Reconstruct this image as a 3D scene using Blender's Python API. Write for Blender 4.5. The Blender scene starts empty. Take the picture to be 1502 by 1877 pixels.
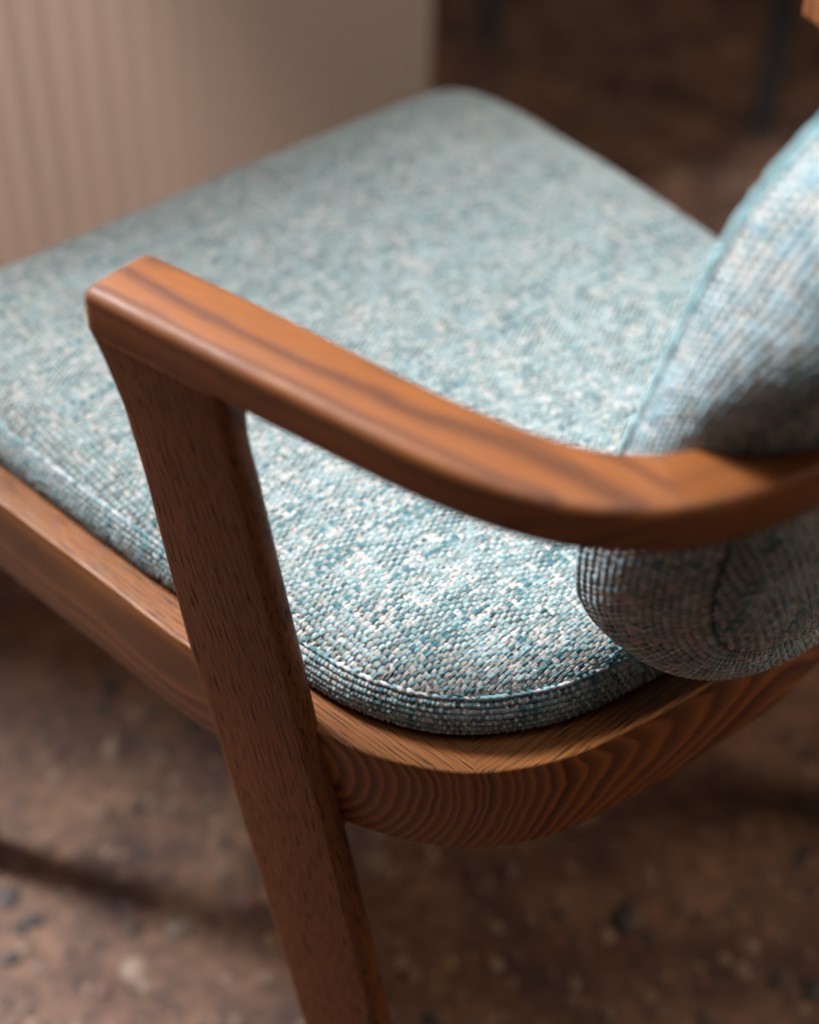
import bpy, math
import numpy as np
from mathutils import Matrix

sc = bpy.context.scene
A = np.array
rng = np.random.default_rng(7)

# ------------------------------------------------------------------ camera
CAM_R = A([[0.74324, -0.66852, 0.02592], [-0.44226, -0.52002, -0.73074], [0.50200, 0.53165, -0.68216]])
CAM_P = A([-0.56052, -0.58288, 1.06527])
cd = bpy.data.cameras.new('camera')
cam = bpy.data.objects.new('camera', cd)
sc.collection.objects.link(cam)
right, up, back = CAM_R[0], -CAM_R[1], -CAM_R[2]
cam.matrix_world = Matrix(((right[0], up[0], back[0], CAM_P[0]), (right[1], up[1], back[1], CAM_P[1]),
                           (right[2], up[2], back[2], CAM_P[2]), (0, 0, 0, 1)))
cd.sensor_fit = 'VERTICAL'
cd.sensor_height = 36.0
cd.lens = 2851.6 / 1877 * 36.0
cd.clip_start = 0.02
cd.clip_end = 100
cd.dof.use_dof = True
cd.dof.focus_distance = 0.785
cd.dof.aperture_fstop = 2.45
sc.camera = cam

# ------------------------------------------------------------------ light
w = bpy.data.worlds.new('World')
sc.world = w
w.use_nodes = True
w.node_tree.nodes['Background'].inputs[0].default_value = (0.95, 0.88, 0.8, 1)
w.node_tree.nodes['Background'].inputs[1].default_value = 0.034


def area(name, loc, target, size, power, col):
    ld = bpy.data.lights.new(name, 'AREA')
    ld.shape = 'RECTANGLE'
    ld.size, ld.size_y = size
    ld.energy = power
    ld.color = col
    o = bpy.data.objects.new(name, ld)
    sc.collection.objects.link(o)
    o.location = loc
    d = A(target, float) - A(loc, float)
    from mathutils import Vector
    o.rotation_euler = Vector(d).to_track_quat('-Z', 'Y').to_euler()
    return o


area('window_light', (-0.66, 2.00, 2.70), (-0.05, -0.10, 0.45), (0.85, 0.75), 385, (0.87, 0.945, 1.0))
area('overhead_fill', (-0.16, -0.34, 1.45), (-0.14, -0.16, 0.45), (0.6, 0.5), 5.5, (0.84, 0.93, 1.0))  # added soft fill above the near side of the seat, no real opening
area('room_light', (1.3, -1.15, 1.5), (0.25, -0.3, 0.1), (0.9, 0.7), 15, (1.0, 0.82, 0.64))

vs = sc.view_settings
vs.view_transform = 'Standard'
vs.look = 'None'
vs.exposure = 0.0
vs.gamma = 1.0
vs.use_curve_mapping = False


# ------------------------------------------------------------------ helpers
def mesh_from(name, verts, faces, mat=None, parent=None, smooth=True, cols=None):
    """verts (n,3), faces: quad array (m,4) or list of faces"""
    me = bpy.data.meshes.new(name)
    verts = np.asarray(verts, np.float32)
    if isinstance(faces, np.ndarray):
        k = faces.shape[1]
        me.vertices.add(len(verts))
        me.vertices.foreach_set('co', verts.ravel())
        me.loops.add(faces.size)
        me.loops.foreach_set('vertex_index', faces.astype(np.int32).ravel())
        me.polygons.add(len(faces))
        me.polygons.foreach_set('loop_start', np.arange(0, faces.size, k, dtype=np.int32))
        me.polygons.foreach_set('loop_total', np.full(len(faces), k, np.int32))
        me.update(calc_edges=True)
        me.validate()
    else:
        me.from_pydata([tuple(v) for v in verts], [], [tuple(int(i) for i in f) for f in faces])
        me.update()
    if smooth:
        me.polygons.foreach_set('use_smooth', np.ones(len(me.polygons), bool))
    if cols is not None:
        at = me.color_attributes.new('tint', 'FLOAT_COLOR', 'POINT')
        c = np.ones((len(verts), 4), np.float32)
        c[:, :3] = cols
        at.data.foreach_set('color', c.ravel())
    o = bpy.data.objects.new(name, me)
    sc.collection.objects.link(o)
    if mat:
        me.materials.append(mat)
    if parent:
        o.parent = parent
    return o


def empty(name, loc=(0, 0, 0)):
    o = bpy.data.objects.new(name, None)
    sc.collection.objects.link(o)
    o.location = loc
    o.empty_display_size = 0.05
    return o


def tag(o, label=None, cat=None, kind=None, group=None):
    for k, v in (('label', label), ('category', cat), ('kind', kind), ('group', group)):
        if v:
            o[k] = v
    return o


def catmull(P, n=12, closed=False):
    P = A(P, float)
    N = len(P)
    out = []
    rngi = range(N if closed else N - 1)
    for i in rngi:
        if closed:
            p0, p1, p2, p3 = P[i - 1], P[i], P[(i + 1) % N], P[(i + 2) % N]
        else:
            p0 = P[i - 1] if i else 2 * P[0] - P[1]
            p1, p2 = P[i], P[i + 1]
            p3 = P[i + 2] if i + 2 < N else 2 * P[-1] - P[-2]
        t = np.linspace(0, 1, n, endpoint=False)[:, None]
        out.append(0.5 * (2 * p1 + (p2 - p0) * t + (2 * p0 - 5 * p1 + 4 * p2 - p3) * t ** 2 + (3 * p1 - p0 - 3 * p2 + p3) * t ** 3))
    if not closed:
        out.append(P[-1:])
    return np.vstack(out)


def resample(L, step=None, n=None, closed=True):
    if closed:
        L = np.vstack([L, L[:1]])
    s = np.r_[0, np.cumsum(np.linalg.norm(np.diff(L, axis=0), axis=1))]
    if n is None:
        n = max(4, int(round(s[-1] / step)))
    t = np.linspace(0, s[-1], n, endpoint=not closed)
    return np.c_[tuple(np.interp(t, s, L[:, k]) for k in range(L.shape[1]))]


def smooth_closed(L, it=6):
    for _ in range(it):
        L = 0.25 * np.roll(L, 1, 0) + 0.5 * L + 0.25 * np.roll(L, -1, 0)
    return L


def mirror_loop(half):
    """half: points from back centre (x=0) round the x<0 side to front centre; returns CCW closed loop"""
    h = A(half, float)
    m = h[::-1].copy()
    m[:, 0] *= -1
    # start back centre -> +x side -> front -> -x side: counter-clockwise seen from above
    return np.vstack([m[::-1][:-1], h[::-1][:-1]])


def offset_loop(L, d):
    t = np.roll(L, -1, 0) - np.roll(L, 1, 0)
    n = np.c_[t[:, 1], -t[:, 0]]
    n /= np.linalg.norm(n, axis=1)[:, None]
    return L + n * d


def grid_faces(n, m, close_n=False, close_m=False, off=0):
    i = np.arange(n if close_n else n - 1)
    j = np.arange(m if close_m else m - 1)
    I, J = np.meshgrid(i, j, indexing='ij')
    I2, J2 = (I + 1) % n, (J + 1) % m
    return (np.stack([I * m + J, I2 * m + J, I2 * m + J2, I * m + J2], -1).reshape(-1, 4)) + off


# ------------------------------------------------------------------ materials
def new_mat(name):
    m = bpy.data.materials.new(name)
    m.use_nodes = True
    nt = m.node_tree
    return m, nt, nt.nodes, nt.links, nt.nodes['Principled BSDF']


def math_node(N, L, op, a, b=None, clamp=False):
    n = N.new('ShaderNodeMath')
    n.operation = op
    n.use_clamp = clamp
    for i, v in enumerate((a, b)):
        if v is None:
            continue
        if isinstance(v, (int, float)):
            n.inputs[i].default_value = v
        else:
            L.new(v, n.inputs[i])
    return n.outputs[0]


def axes_rot(g, a):
    g = A(g, float); g /= np.linalg.norm(g)
    a = A(a, float); a -= g * (a @ g); a /= np.linalg.norm(a)
    return Matrix((g, a, np.cross(g, a))).to_euler('XYZ')


def wood(name, rot=(0, 0, 0), pith=(0.08, 0.0), spacing=0.003, light=(0.25, 0.083, 0.021), dark=(0.042, 0.0135, 0.006),
         warp=0.0025, seed=0.0, contrast=1.0, pores=1.0, rough=0.36, duty=0.5, centre=(0, 0, 0), warplen=5.0, topfade=0.0, sidepore=0.0, spec=0.22):
    """solid growth-ring timber; grain runs along local X after rotation; pith axis at (a,b) in local YZ"""
    m, nt, N, L, bs = new_mat(name)
    tc = N.new('ShaderNodeTexCoord')
    ctr = N.new('ShaderNodeVectorMath'); ctr.operation = 'SUBTRACT'
    L.new(tc.outputs['Object'], ctr.inputs[0]); ctr.inputs[1].default_value = centre
    mp = N.new('ShaderNodeMapping'); mp.inputs['Rotation'].default_value = rot
    L.new(ctr.outputs[0], mp.inputs[0])
    v = mp.outputs[0]

    def noise(scale, s=1.0, detail=2.0, off=0.0, rg=0.5):
        k = N.new('ShaderNodeMapping'); k.inputs['Scale'].default_value = scale
        k.inputs['Location'].default_value = (seed + off, seed * 1.7 + off, seed * 0.6)
        L.new(v, k.inputs[0])
        n = N.new('ShaderNodeTexNoise'); n.inputs['Scale'].default_value = s; n.inputs['Detail'].default_value = detail
        n.inputs['Roughness'].default_value = rg
        L.new(k.outputs[0], n.inputs['Vector'])
        return n.outputs['Fac']
    sx = N.new('ShaderNodeSeparateXYZ'); L.new(v, sx.inputs[0])
    w1 = noise((warplen, 22, 22), 1, 2.0)
    w2 = noise((warplen * 2.2, 60, 60), 1, 2.0, 11.3)
    a = math_node(N, L, 'SUBTRACT', sx.outputs[1], pith[0])
    b = math_node(N, L, 'SUBTRACT', sx.outputs[2], pith[1])
    r = math_node(N, L, 'SQRT', math_node(N, L, 'ADD', math_node(N, L, 'MULTIPLY', a, a), math_node(N, L, 'MULTIPLY', b, b)))
    r = math_node(N, L, 'ADD', r, math_node(N, L, 'MULTIPLY', math_node(N, L, 'SUBTRACT', w1, 0.5), warp * 6))
    r = math_node(N, L, 'ADD', r, math_node(N, L, 'MULTIPLY', math_node(N, L, 'SUBTRACT', w2, 0.5), warp * 1.6))
    rn = N.new('ShaderNodeTexNoise'); rn.noise_dimensions = '1D'; rn.inputs['Scale'].default_value = 0.55 / spacing; rn.inputs['Detail'].default_value = 0
    L.new(math_node(N, L, 'ADD', r, seed), rn.inputs['W'])
    r = math_node(N, L, 'ADD', r, math_node(N, L, 'MULTIPLY', rn.outputs['Fac'], spacing * 0.55))
    ph = math_node(N, L, 'DIVIDE', r, spacing)
    fr = math_node(N, L, 'FRACT', ph)
    ring = N.new('ShaderNodeValToRGB')
    e = ring.color_ramp.elements
    e[0].position = 0.0; e[0].color = (1, 1, 1, 1)
    e[1].position = 1.0; e[1].color = (1, 1, 1, 1)
    for p_, c_ in ((duty - 0.25, 0.95), (duty, 0.55), (duty + 0.18, 0.08), (0.82, 0.0), (0.93, 0.55)):
        q = ring.color_ramp.elements.new(p_); q.color = (c_, c_, c_, 1)
    L.new(fr, ring.inputs[0])
    # ring to ring strength
    fl = math_node(N, L, 'FLOOR', ph)
    wn = N.new('ShaderNodeTexWhiteNoise'); wn.noise_dimensions = '1D'
    L.new(math_node(N, L, 'ADD', fl, seed), wn.inputs['W'])
    st = math_node(N, L, 'ADD', math_node(N, L, 'MULTIPLY', wn.outputs[0], 0.4), 0.6)
    ge = N.new('ShaderNodeNewGeometry'); sn = N.new('ShaderNodeSeparateXYZ'); L.new(ge.outputs['Normal'], sn.inputs[0])
    flat = math_node(N, L, 'SUBTRACT', 1.0, math_node(N, L, 'MULTIPLY', math_node(N, L, 'ABSOLUTE', sn.outputs[2]), topfade))
    rr = math_node(N, L, 'MULTIPLY', math_node(N, L, 'MULTIPLY', ring.outputs[0], st), math_node(N, L, 'MULTIPLY', flat, contrast))
    # pores: thin dark dashes along the grain, mostly in the open-grained bands
    po = noise((50, 1900, 1900), 1, 1.0, 3.1)
    pr = N.new('ShaderNodeValToRGB'); pr.color_ramp.elements[0].position = 0.54; pr.color_ramp.elements[1].position = 0.62
    L.new(po, pr.inputs[0])
    pm = math_node(N, L, 'MULTIPLY', pr.outputs[0], math_node(N, L, 'ADD', math_node(N, L, 'MULTIPLY', ring.outputs[0], 0.65), 0.35))
    pm = math_node(N, L, 'MULTIPLY', pm, math_node(N, L, 'MULTIPLY', pores, math_node(N, L, 'ADD', 1.0 - sidepore, math_node(N, L, 'MULTIPLY', math_node(N, L, 'ABSOLUTE', sn.outputs[2]), sidepore))))
    fib = noise((40, 1900, 1900), 1, 2.0, 6.7)
    cloud = noise((7, 18, 18), 1, 3.0, 17.0)
    mix = N.new('ShaderNodeMix'); mix.data_type = 'RGBA'
    L.new(rr, mix.inputs[0]); mix.inputs[6].default_value = (*light, 1); mix.inputs[7].default_value = (*dark, 1)
    mix2 = N.new('ShaderNodeMix'); mix2.data_type = 'RGBA'
    L.new(math_node(N, L, 'MULTIPLY', pm, 0.8), mix2.inputs[0]); L.new(mix.outputs[2], mix2.inputs[6])
    mix2.inputs[7].default_value = (dark[0] * .35, dark[1] * .33, dark[2] * .35, 1)
    hv = N.new('ShaderNodeHueSaturation')
    L.new(mix2.outputs[2], hv.inputs['Color'])
    val = math_node(N, L, 'ADD', math_node(N, L, 'ADD', math_node(N, L, 'MULTIPLY', fib, 0.5), math_node(N, L, 'MULTIPLY', cloud, 0.5)), 0.5)
    L.new(val, hv.inputs['Value'])
    L.new(hv.outputs[0], bs.inputs['Base Color'])
    bs.inputs['Roughness'].default_value = rough
    L.new(math_node(N, L, 'ADD', math_node(N, L, 'MULTIPLY', pm, 0.25), math_node(N, L, 'ADD', math_node(N, L, 'MULTIPLY', fib, 0.12), rough - 0.06)), bs.inputs['Roughness'])
    bs.inputs['Specular IOR Level'].default_value = spec
    bp = N.new('ShaderNodeBump'); bp.inputs['Strength'].default_value = 0.35; bp.inputs['Distance'].default_value = 0.0004
    hgt = math_node(N, L, 'SUBTRACT', math_node(N, L, 'MULTIPLY', fib, 0.35), pm)
    L.new(hgt, bp.inputs['Height'])
    L.new(bp.outputs[0], bs.inputs['Normal'])
    return m


def yarn_mat(name, fuzz=0.45):
    m, nt, N, L, bs = new_mat(name)
    at = N.new('ShaderNodeAttribute'); at.attribute_name = 'tint'
    tc = N.new('ShaderNodeTexCoord')
    n = N.new('ShaderNodeTexNoise'); n.inputs['Scale'].default_value = 1500; n.inputs['Detail'].default_value = 3
    L.new(tc.outputs['Object'], n.inputs['Vector'])
    hv = N.new('ShaderNodeHueSaturation')
    L.new(at.outputs['Color'], hv.inputs['Color'])
    L.new(math_node(N, L, 'ADD', math_node(N, L, 'MULTIPLY', n.outputs['Fac'], 1.0), 0.5), hv.inputs['Value'])
    L.new(hv.outputs[0], bs.inputs['Base Color'])
    bs.inputs['Roughness'].default_value = 0.9
    bs.inputs['Specular IOR Level'].default_value = 0.15
    bs.inputs['Sheen Weight'].default_value = fuzz
    bs.inputs['Sheen Roughness'].default_value = 0.45
    bs.inputs['Sheen Tint'].default_value = (0.8, 0.92, 1, 1)
    bp = N.new('ShaderNodeBump'); bp.inputs['Strength'].default_value = 0.8; bp.inputs['Distance'].default_value = 0.0006
    L.new(n.outputs['Fac'], bp.inputs['Height']); L.new(bp.outputs[0], bs.inputs['Normal'])
    return m


def plain_mat(name, col, rough=0.8, nscale=40, var=0.3, spec=0.3):
    m, nt, N, L, bs = new_mat(name)
    tc = N.new('ShaderNodeTexCoord')
    n = N.new('ShaderNodeTexNoise'); n.inputs['Scale'].default_value = nscale; n.inputs['Detail'].default_value = 4
    L.new(tc.outputs['Object'], n.inputs['Vector'])
    hv = N.new('ShaderNodeHueSaturation'); hv.inputs['Color'].default_value = (*col, 1)
    L.new(math_node(N, L, 'ADD', math_node(N, L, 'MULTIPLY', n.outputs['Fac'], 2 * var), 1 - var), hv.inputs['Value'])
    L.new(hv.outputs[0], bs.inputs['Base Color'])
    bs.inputs['Roughness'].default_value = rough
    bs.inputs['Specular IOR Level'].default_value = spec
    return m


YARN = yarn_mat('chenille_yarn')
BACKING = plain_mat('fabric_backing', (0.075, 0.14, 0.15), 0.95, 900, 0.4, 0.1)

# ------------------------------------------------------------------ setting: floor
m, nt, N, L, bs = new_mat('exposed_aggregate')
tc = N.new('ShaderNodeTexCoord')
n1 = N.new('ShaderNodeTexNoise'); n1.inputs['Scale'].default_value = 11; n1.inputs['Detail'].default_value = 6
n2 = N.new('ShaderNodeTexNoise'); n2.inputs['Scale'].default_value = 75; n2.inputs['Detail'].default_value = 3
L.new(tc.outputs['Object'], n1.inputs['Vector']); L.new(tc.outputs['Object'], n2.inputs['Vector'])
cr = N.new('ShaderNodeValToRGB')
cr.color_ramp.elements[0].position = 0.36; cr.color_ramp.elements[0].color = (0.070, 0.029, 0.020, 1)
cr.color_ramp.elements[1].position = 0.66; cr.color_ramp.elements[1].color = (0.225, 0.112, 0.064, 1)
L.new(n1.outputs['Fac'], cr.inputs[0])
hv = N.new('ShaderNodeHueSaturation'); L.new(cr.outputs[0], hv.inputs['Color'])
L.new(math_node(N, L, 'ADD', math_node(N, L, 'MULTIPLY', n2.outputs['Fac'], 1.8), 0.1), hv.inputs['Value'])
L.new(hv.outputs[0], bs.inputs['Base Color'])
bs.inputs['Roughness'].default_value = 0.75
FLOOR = m
fl = mesh_from('floor', [(-6, -6, 0), (8, -6, 0), (8, 9, 0), (-6, 9, 0)], A([[0, 1, 2, 3]]), FLOOR, smooth=False)
tag(fl, kind='structure')

# pebbles set in the floor
m, nt, N, L, bs = new_mat('pebble')
at = N.new('ShaderNodeAttribute'); at.attribute_name = 'tint'
L.new(at.outputs['Color'], bs.inputs['Base Color']); bs.inputs['Roughness'].default_value = 0.6
PEB = m


def pebbles():
    r = np.random.default_rng(3)
    n = 24000
    xy = np.c_[r.uniform(-0.75, 1.9, n), r.uniform(-0.75, 2.0, n)]
    size = 0.0030 + 0.0065 * r.random(n) ** 2.2 + 0.006 * (r.random(n) < 0.05)
    k = 7
    th = np.linspace(0, 2 * np.pi, k, endpoint=False)
    V = []
    ang = r.uniform(0, 6.28, n)
    asp = r.uniform(0.6, 1.0, n)
    wob = 1 + 0.22 * r.standard_normal((n, k)).clip(-1.5, 1.5)
    for lv, zz in ((1.0, -0.001), (0.82, 0.55), (0.35, 0.95)):
        x = np.cos(th)[None] * size[:, None] * lv * wob
        y = np.sin(th)[None] * size[:, None] * lv * wob * asp[:, None]
        X = x * np.cos(ang)[:, None] - y * np.sin(ang)[:, None] + xy[:, :1]
        Y = x * np.sin(ang)[:, None] + y * np.cos(ang)[:, None] + xy[:, 1:]
        Z = np.repeat((zz * size * 0.32 + (0 if zz > 0 else -0.0005))[:, None], k, 1)
        V.append(np.stack([X, Y, Z], -1))
    V = np.stack(V, 1).reshape(-1, 3)
    F = []
    base = np.arange(n) * 3 * k
    for lv in range(2):
        for i in range(k):
            j = (i + 1) % k
            F.append(np.c_[base + lv * k + i, base + lv * k + j, base + (lv + 1) * k + j, base + (lv + 1) * k + i])
    t = base + 2 * k
    F.append(np.c_[t, t + 1, t + 2, t + 3]); F.append(np.c_[t, t + 3, t + 4, t + 5]); F.append(np.c_[t, t + 5, t + 6, t])
    F = np.vstack(F[:-1])
    tri = np.c_[t, t + 5, t + 6, t + 6]
    pal = 0.15 * A([(0.15, 0.08, 0.055)]) + 0.80 * A([(0.22, 0.12, 0.085), (0.30, 0.19, 0.13), (0.13, 0.075, 0.055), (0.035, 0.032, 0.032), (0.32, 0.20, 0.135), (0.20, 0.085, 0.060), (0.28, 0.165, 0.085)])
    pr = A([.28, .18, .2, .14, .045, .10, .055])
    c = pal[r.choice(7, n, p=pr / pr.sum())] * r.uniform(0.75, 1.25, (n, 1))
    o = mesh_from('aggregate_pebbles', V, F, PEB, fl, cols=np.repeat(c, 3 * k, 0))
    tag(o, kind='stuff')


pebbles()

# ------------------------------------------------------------------ armchair
chair = empty('armchair')
tag(chair, 'walnut-stained wooden armchair upholstered in teal and white woven fabric', 'armchair')

ZS = 0.46          # seat seam height
ZB = 0.4374        # underside of cushion = top of rail
ZRAIL = 0.435
RH = 0.066         # rail height

CUSH = smooth_closed(resample(catmull(mirror_loop([
    (0, -.279), (-.06, -.277), (-.1075, -.271), (-.1435, -.263), (-.172, -.249), (-.19, -.2355), (-.205, -.2185),
    (-.2197, -.1897), (-.2276, -.1565), (-.242, -.052), (-.25, .022), (-.257, .1026), (-.2615, .17), (-.256, .213),
    (-.236, .238), (-.2, .246), (-.1, .248), (0, .249)]), 10, True), step=0.003), 8)
RAIL = smooth_closed(resample(catmull(mirror_loop([
    (0, -.3022), (-.046, -.299), (-.0867, -.295), (-.14, -.286), (-.170, -.276), (-.2012, -.2567), (-.2225, -.231),
    (-.2366, -.205), (-.243, -.185), (-.26, -.0927), (-.268, -.0125), (-.2765, .0708), (-.284, .17), (-.280, .232),
    (-.262, .262), (-.22, .271), (-.1, .273), (0, .2735)]), 10, True), step=0.003), 8)
SEAM = offset_loop(CUSH, -0.0045)

W_SIDE = wood('ash_side_rail', rot=axes_rot((-.1, .995, 0), (.995, .1, 0)), pith=(-0.345, -0.412), spacing=0.0031, warp=0.0010, seed=2.0, contrast=0.95, duty=0.48, topfade=0.65, pores=1.2, sidepore=0.75)
W_BACKRAIL = wood('ash_back_rail', rot=(0, 0, 0), pith=(-0.165, 0.412), spacing=0.0031, warp=0.0010, seed=5.0, contrast=0.95, duty=0.48, topfade=0.65, pores=1.2, sidepore=0.75)
LE = A([-.21, 1, 0]) / math.hypot(.21, 1)      # plank direction in plan
LNX = A([1, .21, 0]) / math.hypot(.21, 1)     # inward normal of the near plank
W_LEG = wood('ash_leg', rot=axes_rot(0.285 * LE + 0.04 * LNX + A([0, 0, .96]), LE), pith=(0.55, 0.25), spacing=0.0042, warp=0.0015, seed=9.0, contrast=0.30, pores=1.3,
             light=(0.158, 0.046, 0.013), dark=(0.045, 0.0135, 0.006), rough=0.5, spec=0.18)
W_ARM = wood('ash_arm', rot=axes_rot((.23, -.97, 0), (.97, .23, 0)), centre=(-.25, -.15, .66), pith=(0.024, -0.030), spacing=0.0082, warp=0.0016, seed=13.0, contrast=0.95,
             pores=0.7, duty=0.22, rough=0.46, light=(0.205, 0.064, 0.0175), dark=(0.075, 0.025, 0.012), warplen=9.0)
W_ARMB = wood('ash_arm_back', rot=(0, 0, math.radians(12)), pith=(-0.5, 0.55), spacing=0.016, warp=0.003, seed=21.0, contrast=0.4, pores=0.35, duty=0.2, rough=0.33,
              light=(0.175, 0.055, 0.0155), dark=(0.08, 0.027, 0.013))


def section(c, n, zt, wi, h, r, rb=None):
    """rounded-rect section vertices: c centre xy, n outward normal xy, wi width, h height below zt, r edge radius (top out, top in, bottom)"""
    pts = []
    hw = wi / 2
    k = 4
    for cx, cz, a0, rr in ((hw, 0, 0, r), (-hw, 0, 90, r), (-hw, -h, 180, rb or r), (hw, -h, 270, rb or r)):
        rr = min(rr, hw * 0.98, h * 0.49)
        ox = cx - math.copysign(rr, cx)
        oz = -rr if cz == 0 else -h + rr
        for i in range(k + 1):
            a = math.radians(a0 + 90 * i / k)
            pts.append((ox + rr * math.cos(a), oz + rr * math.sin(a)))
    return [(c[0] + n[0] * u, c[1] + n[1] * u, zt + v) for u, v in pts]


def sweep(name, stations, mat, parent, closed=False):
    n = len(stations); mlen = len(stations[0])
    V = A(stations).reshape(-1, 3)
    F = [tuple(f) for f in grid_faces(n, mlen, close_n=closed, close_m=True)]
    if not closed:
        V = np.vstack([V, V[:mlen], V[(n - 1) * mlen:]])
        F.append(tuple(range(n * mlen, (n + 1) * mlen))[::-1]); F.append(tuple(range((n + 1) * mlen, (n + 2) * mlen)))
    o = mesh_from(name, V, F, mat, parent)
    me = o.data
    for p in me.polygons:
        if len(p.vertices) > 4:
            p.use_smooth = False
    return o


# seat rails: split at the corner joints
def rail_piece(name, i0, i1, mat, gap=0.0002):
    n = len(RAIL)
    idx = [(i0 + k) % n for k in range((i1 - i0) % n + 1)]
    T = np.roll(RAIL, -1, 0) - np.roll(RAIL, 1, 0)
    Nn = np.c_[T[:, 1], -T[:, 0]]; Nn /= np.linalg.norm(Nn, axis=1)[:, None]
    st = []
    for i in idx:
        wi = 0.042
        c = RAIL[i] - Nn[i] * wi / 2
        st.append(section(c, Nn[i], ZRAIL, wi, RH, 0.0022))
    return sweep(name, st, mat, chair)


def near_idx(P, q):
    return int(np.argmin(np.linalg.norm(P - A(q), axis=1)))


ibl = near_idx(RAIL, (-.2012, -.2567)); ibr = near_idx(RAIL, (.2012, -.2567))
ifl = near_idx(RAIL, (-.272, .252)); ifr = near_idx(RAIL, (.272, .252))
rail_piece('back_rail', ibl, ibr, W_BACKRAIL)
rail_piece('side_rail', ibr, ifr, W_SIDE)
rail_piece('front_rail', ifr, ifl, W_BACKRAIL)
rail_piece('side_rail', ifl, ibl, W_SIDE)

# stretcher under the seat between the rear legs
def box_rounded(name, x0, x1, y0, y1, z0, z1, mat, r=0.002):
    st = [section((x, (y0 + y1) / 2), (0, 1), z1, y1 - y0, z1 - z0, r) for x in (x0, x1)]
    return sweep(name, st, mat, chair)


box_rounded('stretcher', -0.236, 0.266, -0.195, -0.165, 0.357, 0.3685, W_BACKRAIL)

# ---- rear legs: raked wide planks that rise to carry the arms
L0 = A([-.2752, -.071, 0])
LEG0 = L0 + LNX * 0.0004


def plank_leg(name, zs, front, back_, base, th, sx, mat, r=0.0062, splay=0.0):
    """stack of horizontal rounded-rect sections in the plank's own plane (s along LE, n along LNX)"""
    V = []
    k = 5
    for z in zs:
        sf, sb = front(z), back_(z)
        t_ = th(z)
        ring = []
        hx, hy = t_ / 2, (sf - sb) / 2
        for qx, qy, a0 in ((1, 1, 0), (-1, 1, 90), (-1, -1, 180), (1, -1, 270)):
            for i in range(k + 1):
                a = math.radians(a0 + 90 * i / k)
                u = hx + qx * (hx - r) + r * math.cos(a) - splay * (lambda q: 0.5 * (q + math.sqrt(q * q + 0.0016)))(0.42 - z)
                v = (sf + sb) / 2 + qy * (hy - r) + r * math.sin(a)
                p = base + LE * v + LNX * u
                ring.append((p[0] * sx + (0.012 if sx < 0 else 0), p[1], z))
        V.append(ring)
    n, mm = len(V), len(V[0])
    F = [tuple(f) for f in grid_faces(n, mm, close_m=True)]
    F += [tuple(range(mm))[::-1], tuple(range((n - 1) * mm, n * mm))]
    o = mesh_from(name, A(V).reshape(-1, 3), F, mat, chair)
    import bmesh
    bm = bmesh.new(); bm.from_mesh(o.data); bmesh.ops.recalc_face_normals(bm, faces=bm.faces); bm.to_mesh(o.data); bm.free()
    for p in o.data.polygons:
        if len(p.vertices) > 4:
            p.use_smooth = False
    return o


FZ = [0, .189, .301, .402, .4514, .5315, .56, .60, .622, .630, .638]
FS = [-.191, -.124, -.0846, -.0485, -.0345, -.0205, -.0160, -.0068, .0020, .0060, .0104]
KZ = [0, .224, .334, .424, .535, .584, .625, .646]
KS = [-.254, -.183, -.148, -.118, -.0935, -.0835, -.0735, -.069]
zz = np.r_[np.linspace(0, .58, 30), np.linspace(.59, .6378, 18)]


def leg_front(z):
    return float(np.interp(z, FZ, FS))


def leg_back(z):
    f = max(0, z - 0.622) / 0.018
    return float(np.interp(z, KZ, KS)) - 0.004 * f * f


for sx in (1, -1):
    plank_leg('leg', zz, leg_front, leg_back, LEG0, lambda z: 0.0148 + 0.012 * max(0, (z - .60) / .04) ** 2, sx, W_LEG, splay=0.10)
# ---- front legs
for sx in (1, -1):
    plank_leg('leg', np.linspace(0, .3685, 10), lambda z: 0.300 - 0.10 * (0.37 - z), lambda z: 0.262 - 0.07 * (0.37 - z), A([-.2765, -.071, 0]) + LNX * 0.055 , lambda z: 0.028, sx, W_LEG, splay=0.12)

# ---- arms and the curved top rail
ZA = 0.66
AH = 0.0228
IN = A([(-.2342, -.0625), (-.226, -.0973), (-.2138, -.1596), (-.2032, -.218), (-.1888, -.2677), (-.1748, -.2937), (-.1516, -.3111),
        (-.1183, -.3236), (-.0892, -.3297), (-.045, -.335), (0, -.337)])
OUT = A([(-.2752, -.0690), (-.2662, -.1103), (-.2566, -.1551), (-.2478, -.2005), (-.2355, -.2531), (-.2185, -.2968), (-.1973, -.3229),
         (-.1724, -.340), (-.15, -.3488), (-.1228, -.3551), (-.06, -.363), (0, -.3655)])
ci, co = catmull(IN, 16), catmull(OUT, 16)


def sm_open(L, it=30):
    for _ in range(it):
        L[1:-1] = 0.25 * L[:-2] + 0.5 * L[1:-1] + 0.25 * L[2:]
    return L


ci = sm_open(resample(ci, n=121, closed=False)); co = sm_open(resample(co, n=121, closed=False))
# near the front end the arm's outer face lies in the plane of the leg
for _i in range(len(co)):
    _s = (co[_i] - L0[:2]) @ LE[:2]
    _w = np.clip((_s + 0.16) / 0.07, 0, 1); _w = _w * _w * (3 - 2 * _w)
    co[_i] = co[_i] - LNX[:2] * (((co[_i] - L0[:2]) @ LNX[:2]) * _w)
tipdir = (ci[0] - ci[3]) / np.linalg.norm(ci[0] - ci[3])


def arm_station(pi, po, zt, h, wscale=1.0, hr=0.0, r=0.0052):
    c = (pi + po) / 2
    d = po - pi
    wi = np.linalg.norm(d)
    return section(c, d / wi, zt - hr, wi * wscale, h - 2 * hr, r, 0.0003)


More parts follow.
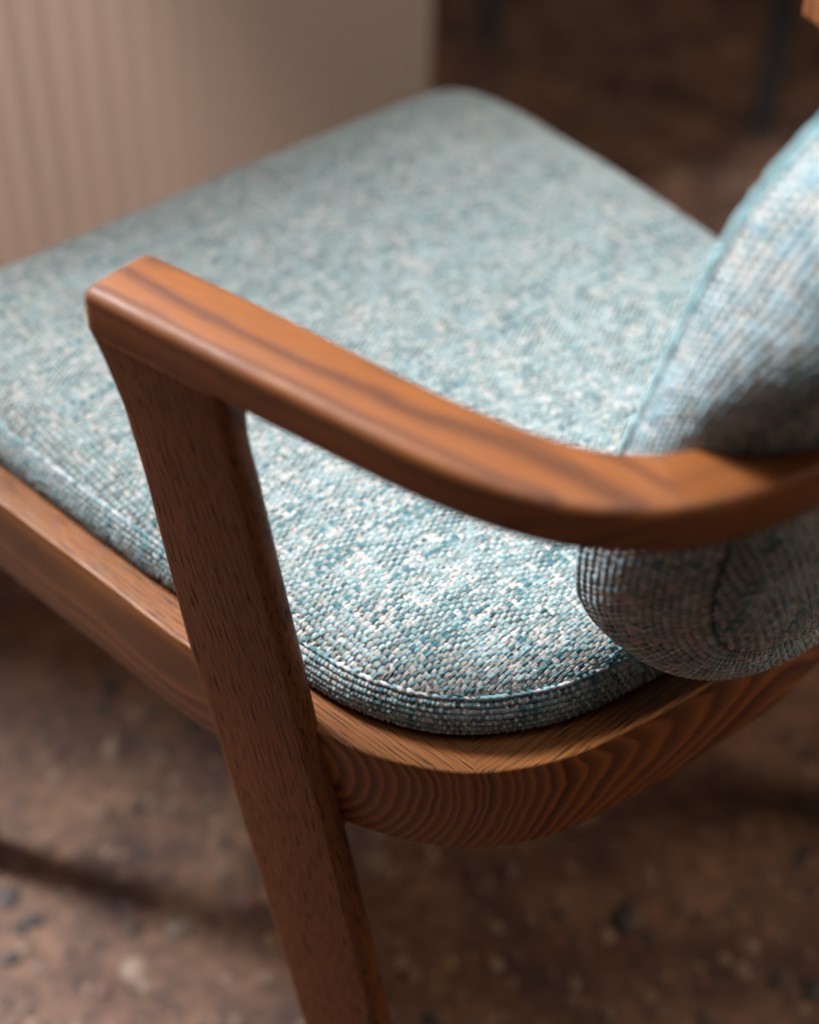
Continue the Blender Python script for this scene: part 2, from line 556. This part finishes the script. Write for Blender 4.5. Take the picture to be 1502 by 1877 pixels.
stations = []
tip_r = 0.0065
for dd in (0.0006, 0.0015, 0.003, 0.005, 0.0075, 0.0105):
    ins = tip_r - math.sqrt(max(0, tip_r ** 2 - (tip_r - min(dd, tip_r)) ** 2))
    e = min(dd, 0.006)
    hr = 0.006 - math.sqrt(max(0, 0.006 ** 2 - (0.006 - e) ** 2))
    wi = np.linalg.norm(co[0] - ci[0])
    base_i, base_o = ci[0] + tipdir * (0.0085 - dd), co[0] + tipdir * (0.0085 - dd)
    stations.append((base_i, base_o, 1 - 2 * ins / wi, hr))
for i in range(len(ci)):
    if np.linalg.norm((ci[i] + co[i]) / 2 - (ci[0] + co[0]) / 2) > 0.0035:
        stations.append((ci[i], co[i], 1.0, 0.0))
cents = A([(s[0] + s[1]) / 2 for s in stations])
ijoint = near_idx(cents, (-.1695, -.3175))
near = [arm_station(s[0], s[1], ZA, AH, s[2], s[3]) for s in stations[:ijoint + 1]]
bk = [arm_station(s[0], s[1], ZA - 0.0002, AH - 0.0004, s[2], s[3]) for s in stations[ijoint:]]


def mir(st):
    return [[(-p[0] + 0.012 * min(1.0, max(0.0, -p[0] / 0.16)), p[1], p[2]) for p in s] for s in st]


def fixn(o):
    import bmesh
    bm = bmesh.new(); bm.from_mesh(o.data); bmesh.ops.recalc_face_normals(bm, faces=bm.faces); bm.to_mesh(o.data); bm.free()


fixn(sweep('arm', near, W_ARM, chair))
fixn(sweep('arm', mir(near[:6][:0] + [arm_station(s_[0] - tipdir * 0.013, s_[1] - tipdir * 0.013, ZA, AH, s_[2], s_[3]) for s_ in stations[:6]] + near[14:]), W_ARM, chair))
bk_full = bk + [[s2 for s2 in s] for s in mir(bk)[::-1][1:]]
fixn(sweep('top_rail', bk_full, W_ARMB, chair))

# ------------------------------------------------------------------ woven fabric
TEALS = A([(0.142, 0.245, 0.250), (0.205, 0.315, 0.322), (0.092, 0.180, 0.190), (0.285, 0.390, 0.402), (0.055, 0.120, 0.132)])
CREAM = A([(0.49, 0.475, 0.455), (0.46, 0.43, 0.39), (0.53, 0.52, 0.51)])
TAN = A([(0.52, 0.46, 0.40), (0.60, 0.55, 0.50), (0.46, 0.40, 0.34)])


class Builder:
    def __init__(s):
        s.V, s.F, s.C, s.n = [], [], [], 0

    def tube(s, P, Nrm, w_, h_, col, m_=5, a0=-25, a1=205, lift=0.0):
        n = len(P)
        if n < 3:
            return
        T = np.gradient(P, axis=0)
        T /= np.linalg.norm(T, axis=1)[:, None] + 1e-12
        B = np.cross(Nrm, T)
        B /= np.linalg.norm(B, axis=1)[:, None] + 1e-12
        a = np.radians(np.linspace(a0, a1, m_))
        ring = (P[:, None] + B[:, None] * (np.cos(a)[None, :, None] * w_[:, None, None]) + Nrm[:, None] * (np.sin(a)[None, :, None] * h_[:, None, None]))
        s.V.append(ring.reshape(-1, 3)); s.F.append(grid_faces(n, m_, off=s.n)[:, ::-1]); s.C.append(np.repeat(col, m_, 0)); s.n += n * m_

    def build(s, name, parent):
        o = mesh_from(name, np.vstack(s.V), np.vstack(s.F), YARN, parent, cols=np.vstack(s.C))
        tag(o, kind='stuff')
        return o


def intervals(poly, axis, val):
    """intervals of the other coordinate where line axis=val lies inside poly"""
    a = poly[:, axis]; b = poly[:, 1 - axis]
    a2, b2 = np.roll(a, -1), np.roll(b, -1)
    hit = (a > val) != (a2 > val)
    t = (val - a[hit]) / (a2[hit] - a[hit])
    x = np.sort(b[hit] + t * (b2[hit] - b[hit]))
    return [(x[i], x[i + 1]) for i in range(0, len(x) - 1, 2)]


def field(nj, nm, r, along=3, across=1):
    f = r.standard_normal((nj, nm))
    for _ in range(along):
        f = 0.5 * f + 0.25 * np.roll(f, 1, 1) + 0.25 * np.roll(f, -1, 1)
    for _ in range(across):
        f = 0.5 * f + 0.25 * np.roll(f, 1, 0) + 0.25 * np.roll(f, -1, 0)
    f /= f.std()
    return f


def weave(surf, poly, axis_thick, pB, pA, name, parent, seed=1, white=0.19, step=0.0009, thick_mul=1.0, tick=1.0, darkrow=0.10, jitter=1.0, tealmul=1.0, slubs=0, slublen=0.12):
    """plain weave. thick chenille yarns run along coordinate axis_thick, pairs of thin threads run across.
    surf(c0,c1)->pos,normal for the two surface coordinates"""
    r = np.random.default_rng(seed)
    ax = axis_thick; cx = 1 - ax
    lo, hi = poly.min(0), poly.max(0)
    bd = Builder()
    nj = int((hi[cx] - lo[cx]) / pB) + 1
    nk = int((hi[ax] - lo[ax]) / pA) + 1
    nm = nk // 2 + 4
    base = 0.55 * field(nj, nm, r, 1, 0) + 0.95 * field(nj, nm, r, 0, 0) + 0.16 * field(nj, nm, r, 14, 5) + 0.35 * r.standard_normal((nj, 1))
    base /= base.std()
    tone = r.standard_normal((nj, nm)) * 0.8 + 0.7 * field(nj, nm, r, 2, 2)
    q_w = np.quantile(base, 1 - white)
    amp = 0.00095 * thick_mul
    wob = field(nj, nk + 2, r, 4, 0)
    wobA = field(nk, nj + 2, r, 4, 0)
    thickv = 1 + 0.16 * field(nj, nk + 2, r, 1, 0)
    for j in range(nj):
        w0 = lo[cx] + (j + 0.5) * pB
        for (s0, s1) in intervals(poly, cx, w0):
            n = int((s1 - s0) / step)
            if n < 3:
                continue
            s = np.linspace(s0, s1, n)
            k = (s - lo[ax]) / pA - 0.5
            dlt = np.abs(((k + j) % 2) - 1) * pA             # distance from the nearest crossing underneath
            dip = np.exp(-(dlt / 0.00062) ** 2)
            fm = np.floor((k + j) / 2 + 0.5).astype(int)     # one index per float
            fm = np.clip(fm - (j // 2), 0, nm - 1)
            wv = w0 + jitter * 0.00032 * np.interp(k, np.arange(nk + 2), wob[j])
            c = [None, None]; c[ax] = s; c[cx] = wv
            P, Nn = surf(c[0], c[1])
            tv = np.interp(k, np.arange(nk + 2), thickv[j]).clip(0.65, 1.4)
            isw = base[j, fm] > q_w
            wd = pB * 0.52 * (1.0 - 0.36 * dip) * tv
            hh = np.where(isw, 0.00085, 0.00145) * (1.0 - 0.50 * dip) * tv * thick_mul
            ti = tone[j, fm]
            col = np.where((ti > 1.3)[:, None], TEALS[3], np.where((ti > 0.35)[:, None], TEALS[1], np.where((ti > -0.7)[:, None], TEALS[0], np.where((ti > -1.75)[:, None], TEALS[2], TEALS[4])))) * tealmul
            ci_ = (np.abs(ti * 7).astype(int)) % 3
            col = np.where(isw[:, None], CREAM[ci_], col)
            off = amp * (0.55 - 1.25 * dip) * np.where(isw, 0.7, 1.0) + r.standard_normal(n) * 0.00007
            bd.tube(P + Nn * off[:, None], Nn, wd, hh, col, 5)
    rowdark = r.random(nk) < darkrow
    for k in range(nk):
        s00 = lo[ax] + (k + 0.5) * pA
        for (s0, s1) in intervals(poly, ax, s00):
            n = int((s1 - s0) / (pB / 3.2))
            if n < 3:
                continue
            s = np.linspace(s0, s1, n)
            j = (s - lo[cx]) / pB - 0.5
            ph = -np.cos(np.pi * (j + k))
            ji = np.clip(np.floor(j + 0.5).astype(int), 0, nj - 1)
            cen = s00 + jitter * 0.0003 * np.interp(j, np.arange(nj + 2), wobA[k])
            tcol = TAN[(ji * 13 + k * 7) % 3] * (0.85 + 0.4 * r.random())
            if rowdark[k]:
                seg = np.interp(j, np.arange(nj + 2), field(1, nj + 2, r, 5, 0)[0]) > 0.3
                tcol = np.where(seg[:, None], TEALS[2] * tealmul, tcol)
            else:
                seg = np.zeros(n, bool)
            for sgn in (-1, 1):
                c = [None, None]; c[ax] = cen + sgn * 0.00042; c[cx] = s
                P, Nn = surf(c[0], c[1])
                hgt = (0.00110 * ph + 0.00048) * tick
                rad = np.full(n, 0.00038) * np.where(seg, 2.0, 1.0) * (1 + 0.15 * r.standard_normal(n).clip(-1, 1))
                bd.tube(P + Nn * hgt[:, None], Nn, rad, rad, tcol, 3, -10, 190)
    # pale slub threads that lie on top of the cloth
    for q in range(slubs):
        a_ = 1 - ax if slublen >= 0.4 else (ax if q % 3 else cx)
        b_ = 1 - a_
        pos = r.uniform(lo[b_], hi[b_])
        iv = intervals(poly, b_, pos)
        if not iv:
            continue
        s0, s1 = iv[r.integers(len(iv))]
        ln_ = (s1 - s0) * (slublen if slublen >= 0.4 else slublen * r.uniform(0.3, 1.0))
        st_ = s0 + (s1 - s0 - ln_) * r.random()
        n = max(6, int(ln_ / 0.0012))
        s = np.linspace(st_, st_ + ln_, n)
        for sgn in (-1, 1) if q % 2 else (0,):
            c = [None, None]; c[a_] = s; c[b_] = pos + sgn * 0.00045 + 0.00025 * np.sin(s * 900 + q)
            P, Nn = surf(c[0], c[1])
            rad = np.full(n, 0.00032)
            bd.tube(P + Nn * (0.00095 + 0.0006 * np.sin(s * 1500 + q))[:, None], Nn, rad, rad, np.tile(CREAM[q % 3], (n, 1)), 3, -10, 190)
    return bd.build(name, parent)


class HField:
    """height of a panel over a plane: f(c0,c1) with polygon border; sampled on a grid"""
    def __init__(s, poly, fn, res=0.0022):
        s.lo = poly.min(0) - 0.01; hi = poly.max(0) + 0.01
        s.res = res
        n = ((hi - s.lo) / res).astype(int) + 2
        g0 = s.lo[0] + np.arange(n[0]) * res; g1 = s.lo[1] + np.arange(n[1]) * res
        G0, G1 = np.meshgrid(g0, g1, indexing='ij')
        pts = np.c_[G0.ravel(), G1.ravel()]
        d = np.full(len(pts), 9.0)
        Q = np.vstack([poly, (poly + np.roll(poly, -1, 0)) / 2])
        for i in range(0, len(pts), 4000):
            d[i:i + 4000] = np.sqrt(((pts[i:i + 4000, None] - Q[None]) ** 2).sum(2).min(1))
        # inside test
        ins = np.zeros(len(pts), bool)
        x, y = pts[:, 0], pts[:, 1]
        for p, q in zip(poly, np.roll(poly, -1, 0)):
            c = (p[1] > y) != (q[1] > y)
            if c.any():
                t = (y[c] - p[1]) / (q[1] - p[1])
                ins[c] ^= x[c] < p[0] + t * (q[0] - p[0])
        d[~ins] = 0
        s.H = fn(pts[:, 0], pts[:, 1], d).reshape(n)
        s.g0, s.g1 = np.gradient(s.H, res)
        s.n = n

    def samp(s, arr, a, b):
        u = (a - s.lo[0]) / s.res; v = (b - s.lo[1]) / s.res
        i = np.clip(np.floor(u).astype(int), 0, s.n[0] - 2); j = np.clip(np.floor(v).astype(int), 0, s.n[1] - 2)
        fu, fv = u - i, v - j
        return (arr[i, j] * (1 - fu) * (1 - fv) + arr[i + 1, j] * fu * (1 - fv) + arr[i, j + 1] * (1 - fu) * fv + arr[i + 1, j + 1] * fu * fv)


def strip_surf(P0, P1, bulge):
    """closed strip between loops P0 (coordinate c1=0) and P1 (c1=height); c0 arclength"""
    L0 = np.vstack([P0, P0[:1]]); L1 = np.vstack([P1, P1[:1]])
    mid = (L0 + L1) / 2
    s = np.r_[0, np.cumsum(np.linalg.norm(np.diff(mid, axis=0), axis=1))]
    hgt = float(np.linalg.norm(L1 - L0, axis=1).mean())
    T = np.gradient(mid, axis=0); T[0] = T[-1] = mid[1] - mid[-2]
    Nn = np.cross(T, L1 - L0); Nn /= np.linalg.norm(Nn, axis=1)[:, None]

    def f(c0, c1):
        c0 = np.broadcast_to(c0, np.broadcast(c0, c1).shape); c1 = np.broadcast_to(c1, c0.shape)
        u = c0 % s[-1]
        a = np.c_[tuple(np.interp(u, s, L0[:, k]) for k in range(3))]
        b = np.c_[tuple(np.interp(u, s, L1[:, k]) for k in range(3))]
        nn = np.c_[tuple(np.interp(u, s, Nn[:, k]) for k in range(3))]
        t = (c1 / hgt)[:, None]
        P = a * (1 - t) + b * t + nn * (bulge * 4 * t * (1 - t))
        d = (b - a) / hgt
        n2 = nn - d * (bulge * 4 * (1 - 2 * t) / hgt)
        n2 /= np.linalg.norm(n2, axis=1)[:, None]
        return P, n2
    return f, s[-1], hgt


def rect(c0, c1, d0, d1):
    return A([(c0, d0), (c1, d0), (c1, d1), (c0, d1)], float)


def piping(P, Nrm, r, name, parent, seed, white=0.4, bd_a=0.93, bd_b=0.09, pal=(0, 1, 2, 3)):
    """welt along a seam, covered in the same cloth: short wraps of yarn round a cord"""
    rr = np.random.default_rng(seed)
    L = resample(P, step=0.0011)
    Nl = resample(Nrm, n=len(L)); Nl /= np.linalg.norm(Nl, axis=1)[:, None]
    n = len(L)
    s = np.arange(n) * 0.0011
    bead = np.abs(np.sin(np.pi * s / 0.0044))
    cell = (s / 0.0044).astype(int)
    cw = rr.random(cell.max() + 1); tt = rr.integers(0, 4, cell.max() + 1)
    col = np.where((cw[cell] < white)[:, None], CREAM[cell % 3], TEALS[A(pal)[tt[cell]]])
    rad = (r if np.isscalar(r) else np.interp(np.linspace(0, 1, n, endpoint=False), np.linspace(0, 1, len(r), endpoint=False), r)) * (bd_a + bd_b * bead) * (1 + 0.1 * field(1, n, rr, 6, 0)[0])
    bd = Builder()
    Lc = np.vstack([L, L[:1]]); Nc = np.vstack([Nl, Nl[:1]]); rc = np.r_[rad, rad[:1]]
    bd.tube(Lc, Nc, rc, rc, np.vstack([col, col[:1]]), 9, 0, 360)
    return bd.build(name, parent)


# ---- seat cushion
def seat_h(x, y, d):
    return ZS + 0.011 * (1 - np.exp(-d / 0.011)) + 0.013 * (1 - np.exp(-d / 0.08)) + 0.0012 * np.sin(x * 31 + 1) * np.sin(y * 27) * (d > 0)


SF = HField(SEAM, seat_h)


def seat_surf(x, y):
    x, y = np.broadcast_arrays(x, y)
    z = SF.samp(SF.H, x, y)
    n = np.c_[-SF.samp(SF.g0, x, y), -SF.samp(SF.g1, x, y), np.ones(len(x))]
    n /= np.linalg.norm(n, axis=1)[:, None]
    return np.c_[x, y, z], n


def ring_body(rings, caps=True):
    n = len(rings[0])
    V = np.vstack(rings)
    F = [tuple(f) for f in grid_faces(len(rings), n, close_m=True)]
    if caps:
        F.append(tuple(range(n))[::-1]); F.append(tuple(range((len(rings) - 1) * n, len(rings) * n)))
    return V, F


cen = A([0, -0.01])
rings = []
for f in (0.2, 0.9):
    rings.append(np.c_[cen + f * (CUSH - cen), np.full(len(CUSH), ZB + 0.001)])
rings.append(np.c_[offset_loop(CUSH, -0.0035), np.full(len(CUSH), ZB + 0.0012)])
rings.append(np.c_[offset_loop(CUSH, -0.0022), np.full(len(CUSH), ZB + 0.008)])
rings.append(np.c_[offset_loop(CUSH, -0.0035), np.full(len(CUSH), ZB + 0.018)])
rings.append(np.c_[offset_loop(SEAM, -0.002), np.full(len(CUSH), ZS - 0.001)])
for f in (0.97, 0.94, 0.9, 0.84, 0.75, 0.6, 0.4, 0.15):
    xy = cen + f * (SEAM - cen)
    P, _ = seat_surf(xy[:, 0], xy[:, 1])
    P[:, 2] -= 0.0012
    rings.append(P)
V, F = ring_body(rings)
seat = mesh_from('seat_cushion', V, F, BACKING, chair)
fixn(seat)
weave(seat_surf, offset_loop(SEAM, -0.0008), 1, 0.0035, 0.0019, 'woven_top', seat, seed=4, slubs=36)
z3 = np.full(len(CUSH), ZS)
strip_f, slen, shgt = strip_surf(np.c_[CUSH, np.full(len(CUSH), ZB + 0.0012)], np.c_[SEAM, z3 - 0.0005], 0.0025)
weave(strip_f, rect(0, slen, 0.0, shgt), 0, 0.0034, 0.0021, 'woven_border', seat, seed=8, white=0.12, slubs=190, slublen=1.0, tick=1.2, tealmul=0.95)
piping(np.c_[SEAM, z3 + 0.0004], np.tile([0, 0, 1.0], (len(SEAM), 1)), 0.0017, 'seam_welt', seat, 5, 0.34, 0.74, 0.34)

# ---- backrest cushion
BW, BZ0, BZ1 = 0.149, 0.453, 0.828


def sup(n, w_, h_, ex, zc):
    t = np.linspace(0, 2 * np.pi, n, endpoint=False)
    c, s = np.cos(t), np.sin(t)
    return np.c_[w_ * np.sign(c) * abs(c) ** (2 / ex), zc + h_ * np.sign(s) * abs(s) ** (2 / ex)]


zc, hh = (BZ0 + BZ1) / 2, (BZ1 - BZ0) / 2
LF = resample(sup(2000, BW, hh, 3.2, zc), n=420)
LF[:, 0] *= 1 - 0.075 * np.clip((LF[:, 1] - .58) / .10, 0, 1)
LF = smooth_closed(LF, 10)
LB = resample(sup(2000, BW - 0.018, hh - 0.020, 3.2, zc + 0.012), n=420)
LB[:, 0] *= 1 + 0.10 * np.clip((LB[:, 1] - .63) / .08, 0, 1)
LB = smooth_closed(LB, 10)


def y_front(x, z):
    return -0.300 - (z - .6) * math.tan(math.radians(10)) + 1.5 * x * x - 0.035 * np.clip((.53 - z) / .075, 0, 1.3) ** 1.5


def y_back(x, z):
    return -0.300 - (z - .6) * math.tan(math.radians(10)) + 1.5 * x * x - np.interp(z, [.60, .655, .675, .735], [.052, .044, .048, .080]) + 2.5 * np.maximum(0, .53 - z) ** 2


def front_h(x, z, d):
    return y_front(x, z) + 0.012 * (1 - np.exp(-d / 0.012)) + 0.010 * (1 - np.exp(-d / 0.06))


def back_h(x, z, d):
    return y_back(x, z) - 0.008 * (1 - np.exp(-d / 0.010))


FF, FB = HField(LF, front_h), HField(LB, back_h)


def panel_surf(Fd, sgn):
    def f(x, z):
        x, z = np.broadcast_arrays(x, z)
        y = Fd.samp(Fd.H, x, z)
        n = sgn * np.c_[-Fd.samp(Fd.g0, x, z), np.ones(len(x)), -Fd.samp(Fd.g1, x, z)]
        n /= np.linalg.norm(n, axis=1)[:, None]
        return np.c_[x, y, z], n
    return f


front_s, back_s = panel_surf(FF, 1), panel_surf(FB, -1)
rings = []
cz = A([0, zc])
for f in (0.1, 0.4, 0.7, 0.85, 0.93, 0.98):
    q = cz + f * (LB - cz); P, n_ = back_s(q[:, 0], q[:, 1]); rings.append(P - n_ * 0.0014)
P3b = np.c_[LB[:, 0], y_back(LB[:, 0], LB[:, 1]), LB[:, 1]]
P3f = np.c_[LF[:, 0], y_front(LF[:, 0], LF[:, 1]), LF[:, 1]]
ctr3 = A([0, -0.33, zc])
for t in (0.1, 0.5, 0.9):
    P = P3b * (1 - t) + P3f * t
    dirn = P - ctr3; dirn[:, 1] = 0; dirn /= np.linalg.norm(dirn, axis=1)[:, None]
    rings.append(P + dirn * (0.008 * 4 * t * (1 - t) - 0.0022))
for f in (0.98, 0.93, 0.85, 0.7, 0.4, 0.1):
    q = cz + f * (LF - cz); P, n_ = front_s(q[:, 0], q[:, 1]); rings.append(P - n_ * 0.0014)
V, F = ring_body(rings)
bc = mesh_from('backrest_cushion', V, F, BACKING, chair)
fixn(bc)
weave(back_s, offset_loop(LB, -0.001), 0, 0.0040, 0.0022, 'woven_back', bc, seed=21, white=0.05, step=0.0013, darkrow=0.2, tealmul=1.05)
weave(front_s, offset_loop(LF, -0.001), 1, 0.0042, 0.0026, 'woven_front', bc, seed=22, step=0.0016)
bstrip, blen, bhgt = strip_surf(P3b[::-1], P3f[::-1], 0.010)
weave(bstrip, rect(0, blen, 0.0, bhgt), 0, 0.0038, 0.0021, 'woven_side', bc, seed=23, white=0.20, tealmul=A([1.2, 1.2, 1.32]), step=0.0011, slubs=40, slublen=0.4, tick=1.05)
nf = P3f - ctr3; nf /= np.linalg.norm(nf, axis=1)[:, None]
piping(P3f, nf, 0.0020 + 0.0016 * np.clip((P3f[:, 2] - .58) / .12, 0, 1), 'seam_welt', bc, 15, 0.0, pal=(1, 0, 1, 1))
nb = P3b - ctr3; nb /= np.linalg.norm(nb, axis=1)[:, None]
piping(P3b - nb * 0.0035, nb, 0.0010, 'back_seam', bc, 16, 0.0)

# ------------------------------------------------------------------ background things
CURT, nt, N, L, bs = new_mat('curtain_cloth')
bs.inputs['Base Color'].default_value = (0.74, 0.63, 0.55, 1); bs.inputs['Roughness'].default_value = 0.9
tr = N.new('ShaderNodeBsdfTranslucent'); tr.inputs[0].default_value = (0.62, 0.49, 0.42, 1)
mx = N.new('ShaderNodeMixShader'); mx.inputs[0].default_value = 0.5
L.new(bs.outputs[0], mx.inputs[1]); L.new(tr.outputs[0], mx.inputs[2]); L.new(mx.outputs[0], N['Material Output'].inputs['Surface'])
c0, c1 = A([0.62, 0.66]), A([-0.42, 0.767])
nW, nH = 640, 14
rows = []
for side in (1, -1):
    pass
t = np.linspace(0, 1, nW)
ln = np.linalg.norm(c1 - c0)
dirc = (c1 - c0) / ln; nrm = A([dirc[1], -dirc[0]])
if nrm @ (CAM_P[:2] - c0) < 0:
    nrm = -nrm
sarc = t * ln
ampf = 0.0003 + 0.0016 * np.clip((sarc - 0.16) / 0.4, 0, 1)
fold = ampf * (np.sin(2 * np.pi * sarc / 0.029 + 0.7 * np.sin(sarc * 21)) + 0.35 * np.sin(2 * np.pi * sarc / 0.093 + 1))
V = []
for th in (0.0015, -0.0015):
    for z in np.linspace(0.0, 1.31, nH):
        xy = c0 + dirc * sarc[:, None] + nrm * ((fold * (1 + 0.06 * math.sin(z * 4)) + th)[:, None])
        V.append(np.c_[xy, np.full(nW, z)])
V = np.vstack(V)
F1 = grid_faces(nH, nW)
F2 = grid_faces(nH, nW, off=nH * nW)[:, ::-1]
edge = []
for k in range(nH - 1):
    a = k * nW; b = (k + 1) * nW; o_ = nH * nW
    edge.append((a, b, b + o_, a + o_)); edge.append((b + nW - 1, a + nW - 1, a + nW - 1 + o_, b + nW - 1 + o_))
cu = mesh_from('pleated_screen', V, np.vstack([F1, F2, A(edge)]), CURT)
fixn(cu)
tag(cu, 'pale beige pleated screen standing beyond the front edge of the seat', 'screen')

# dark table beyond the chair
DARK = plain_mat('black_stained_wood', (0.012, 0.011, 0.012), 0.5, 60, 0.3)
tb = empty('side_table', (1.10, 0.50, 0))
tag(tb, 'black table beyond the seat of which only slim dark legs show', 'table')


def tleg(x, y):
    V = []
    for z, r in ((0, .014), (.35, .017), (.71, .021)):
        for a in range(8):
            V.append((x + r * math.cos(a * math.pi / 4), y + r * math.sin(a * math.pi / 4), z))
    F = [tuple(f) for f in grid_faces(3, 8, close_m=True)] + [tuple(range(8))[::-1], tuple(range(16, 24))]
    mesh_from('leg', V, F, DARK, tb)


lx, ly = (1.004 - 1.10), (0.9336 - 0.50)
px, py = 0.55, 0.10
for (x, y) in ((0, 0), (lx, ly), (px, py), (lx + px, ly + py)):
    tleg(x, y)
quad = [(x - 1.10, y - 0.5) for x, y in ((.70, .44), (1.85, .44), (1.85, 1.85), (.15, 1.85), (.15, .84), (.70, .80))]  # unseen top, its outline enlarged to throw shade on the far floor
V = [(x, y, .71) for x, y in quad] + [(x, y, .735) for x, y in quad]
F = [tuple(range(6))[::-1], tuple(range(6, 12))] + [(i, (i + 1) % 6, (i + 1) % 6 + 6, i + 6) for i in range(6)]
mesh_from('added_shade_top', V, F, DARK, tb, smooth=False)
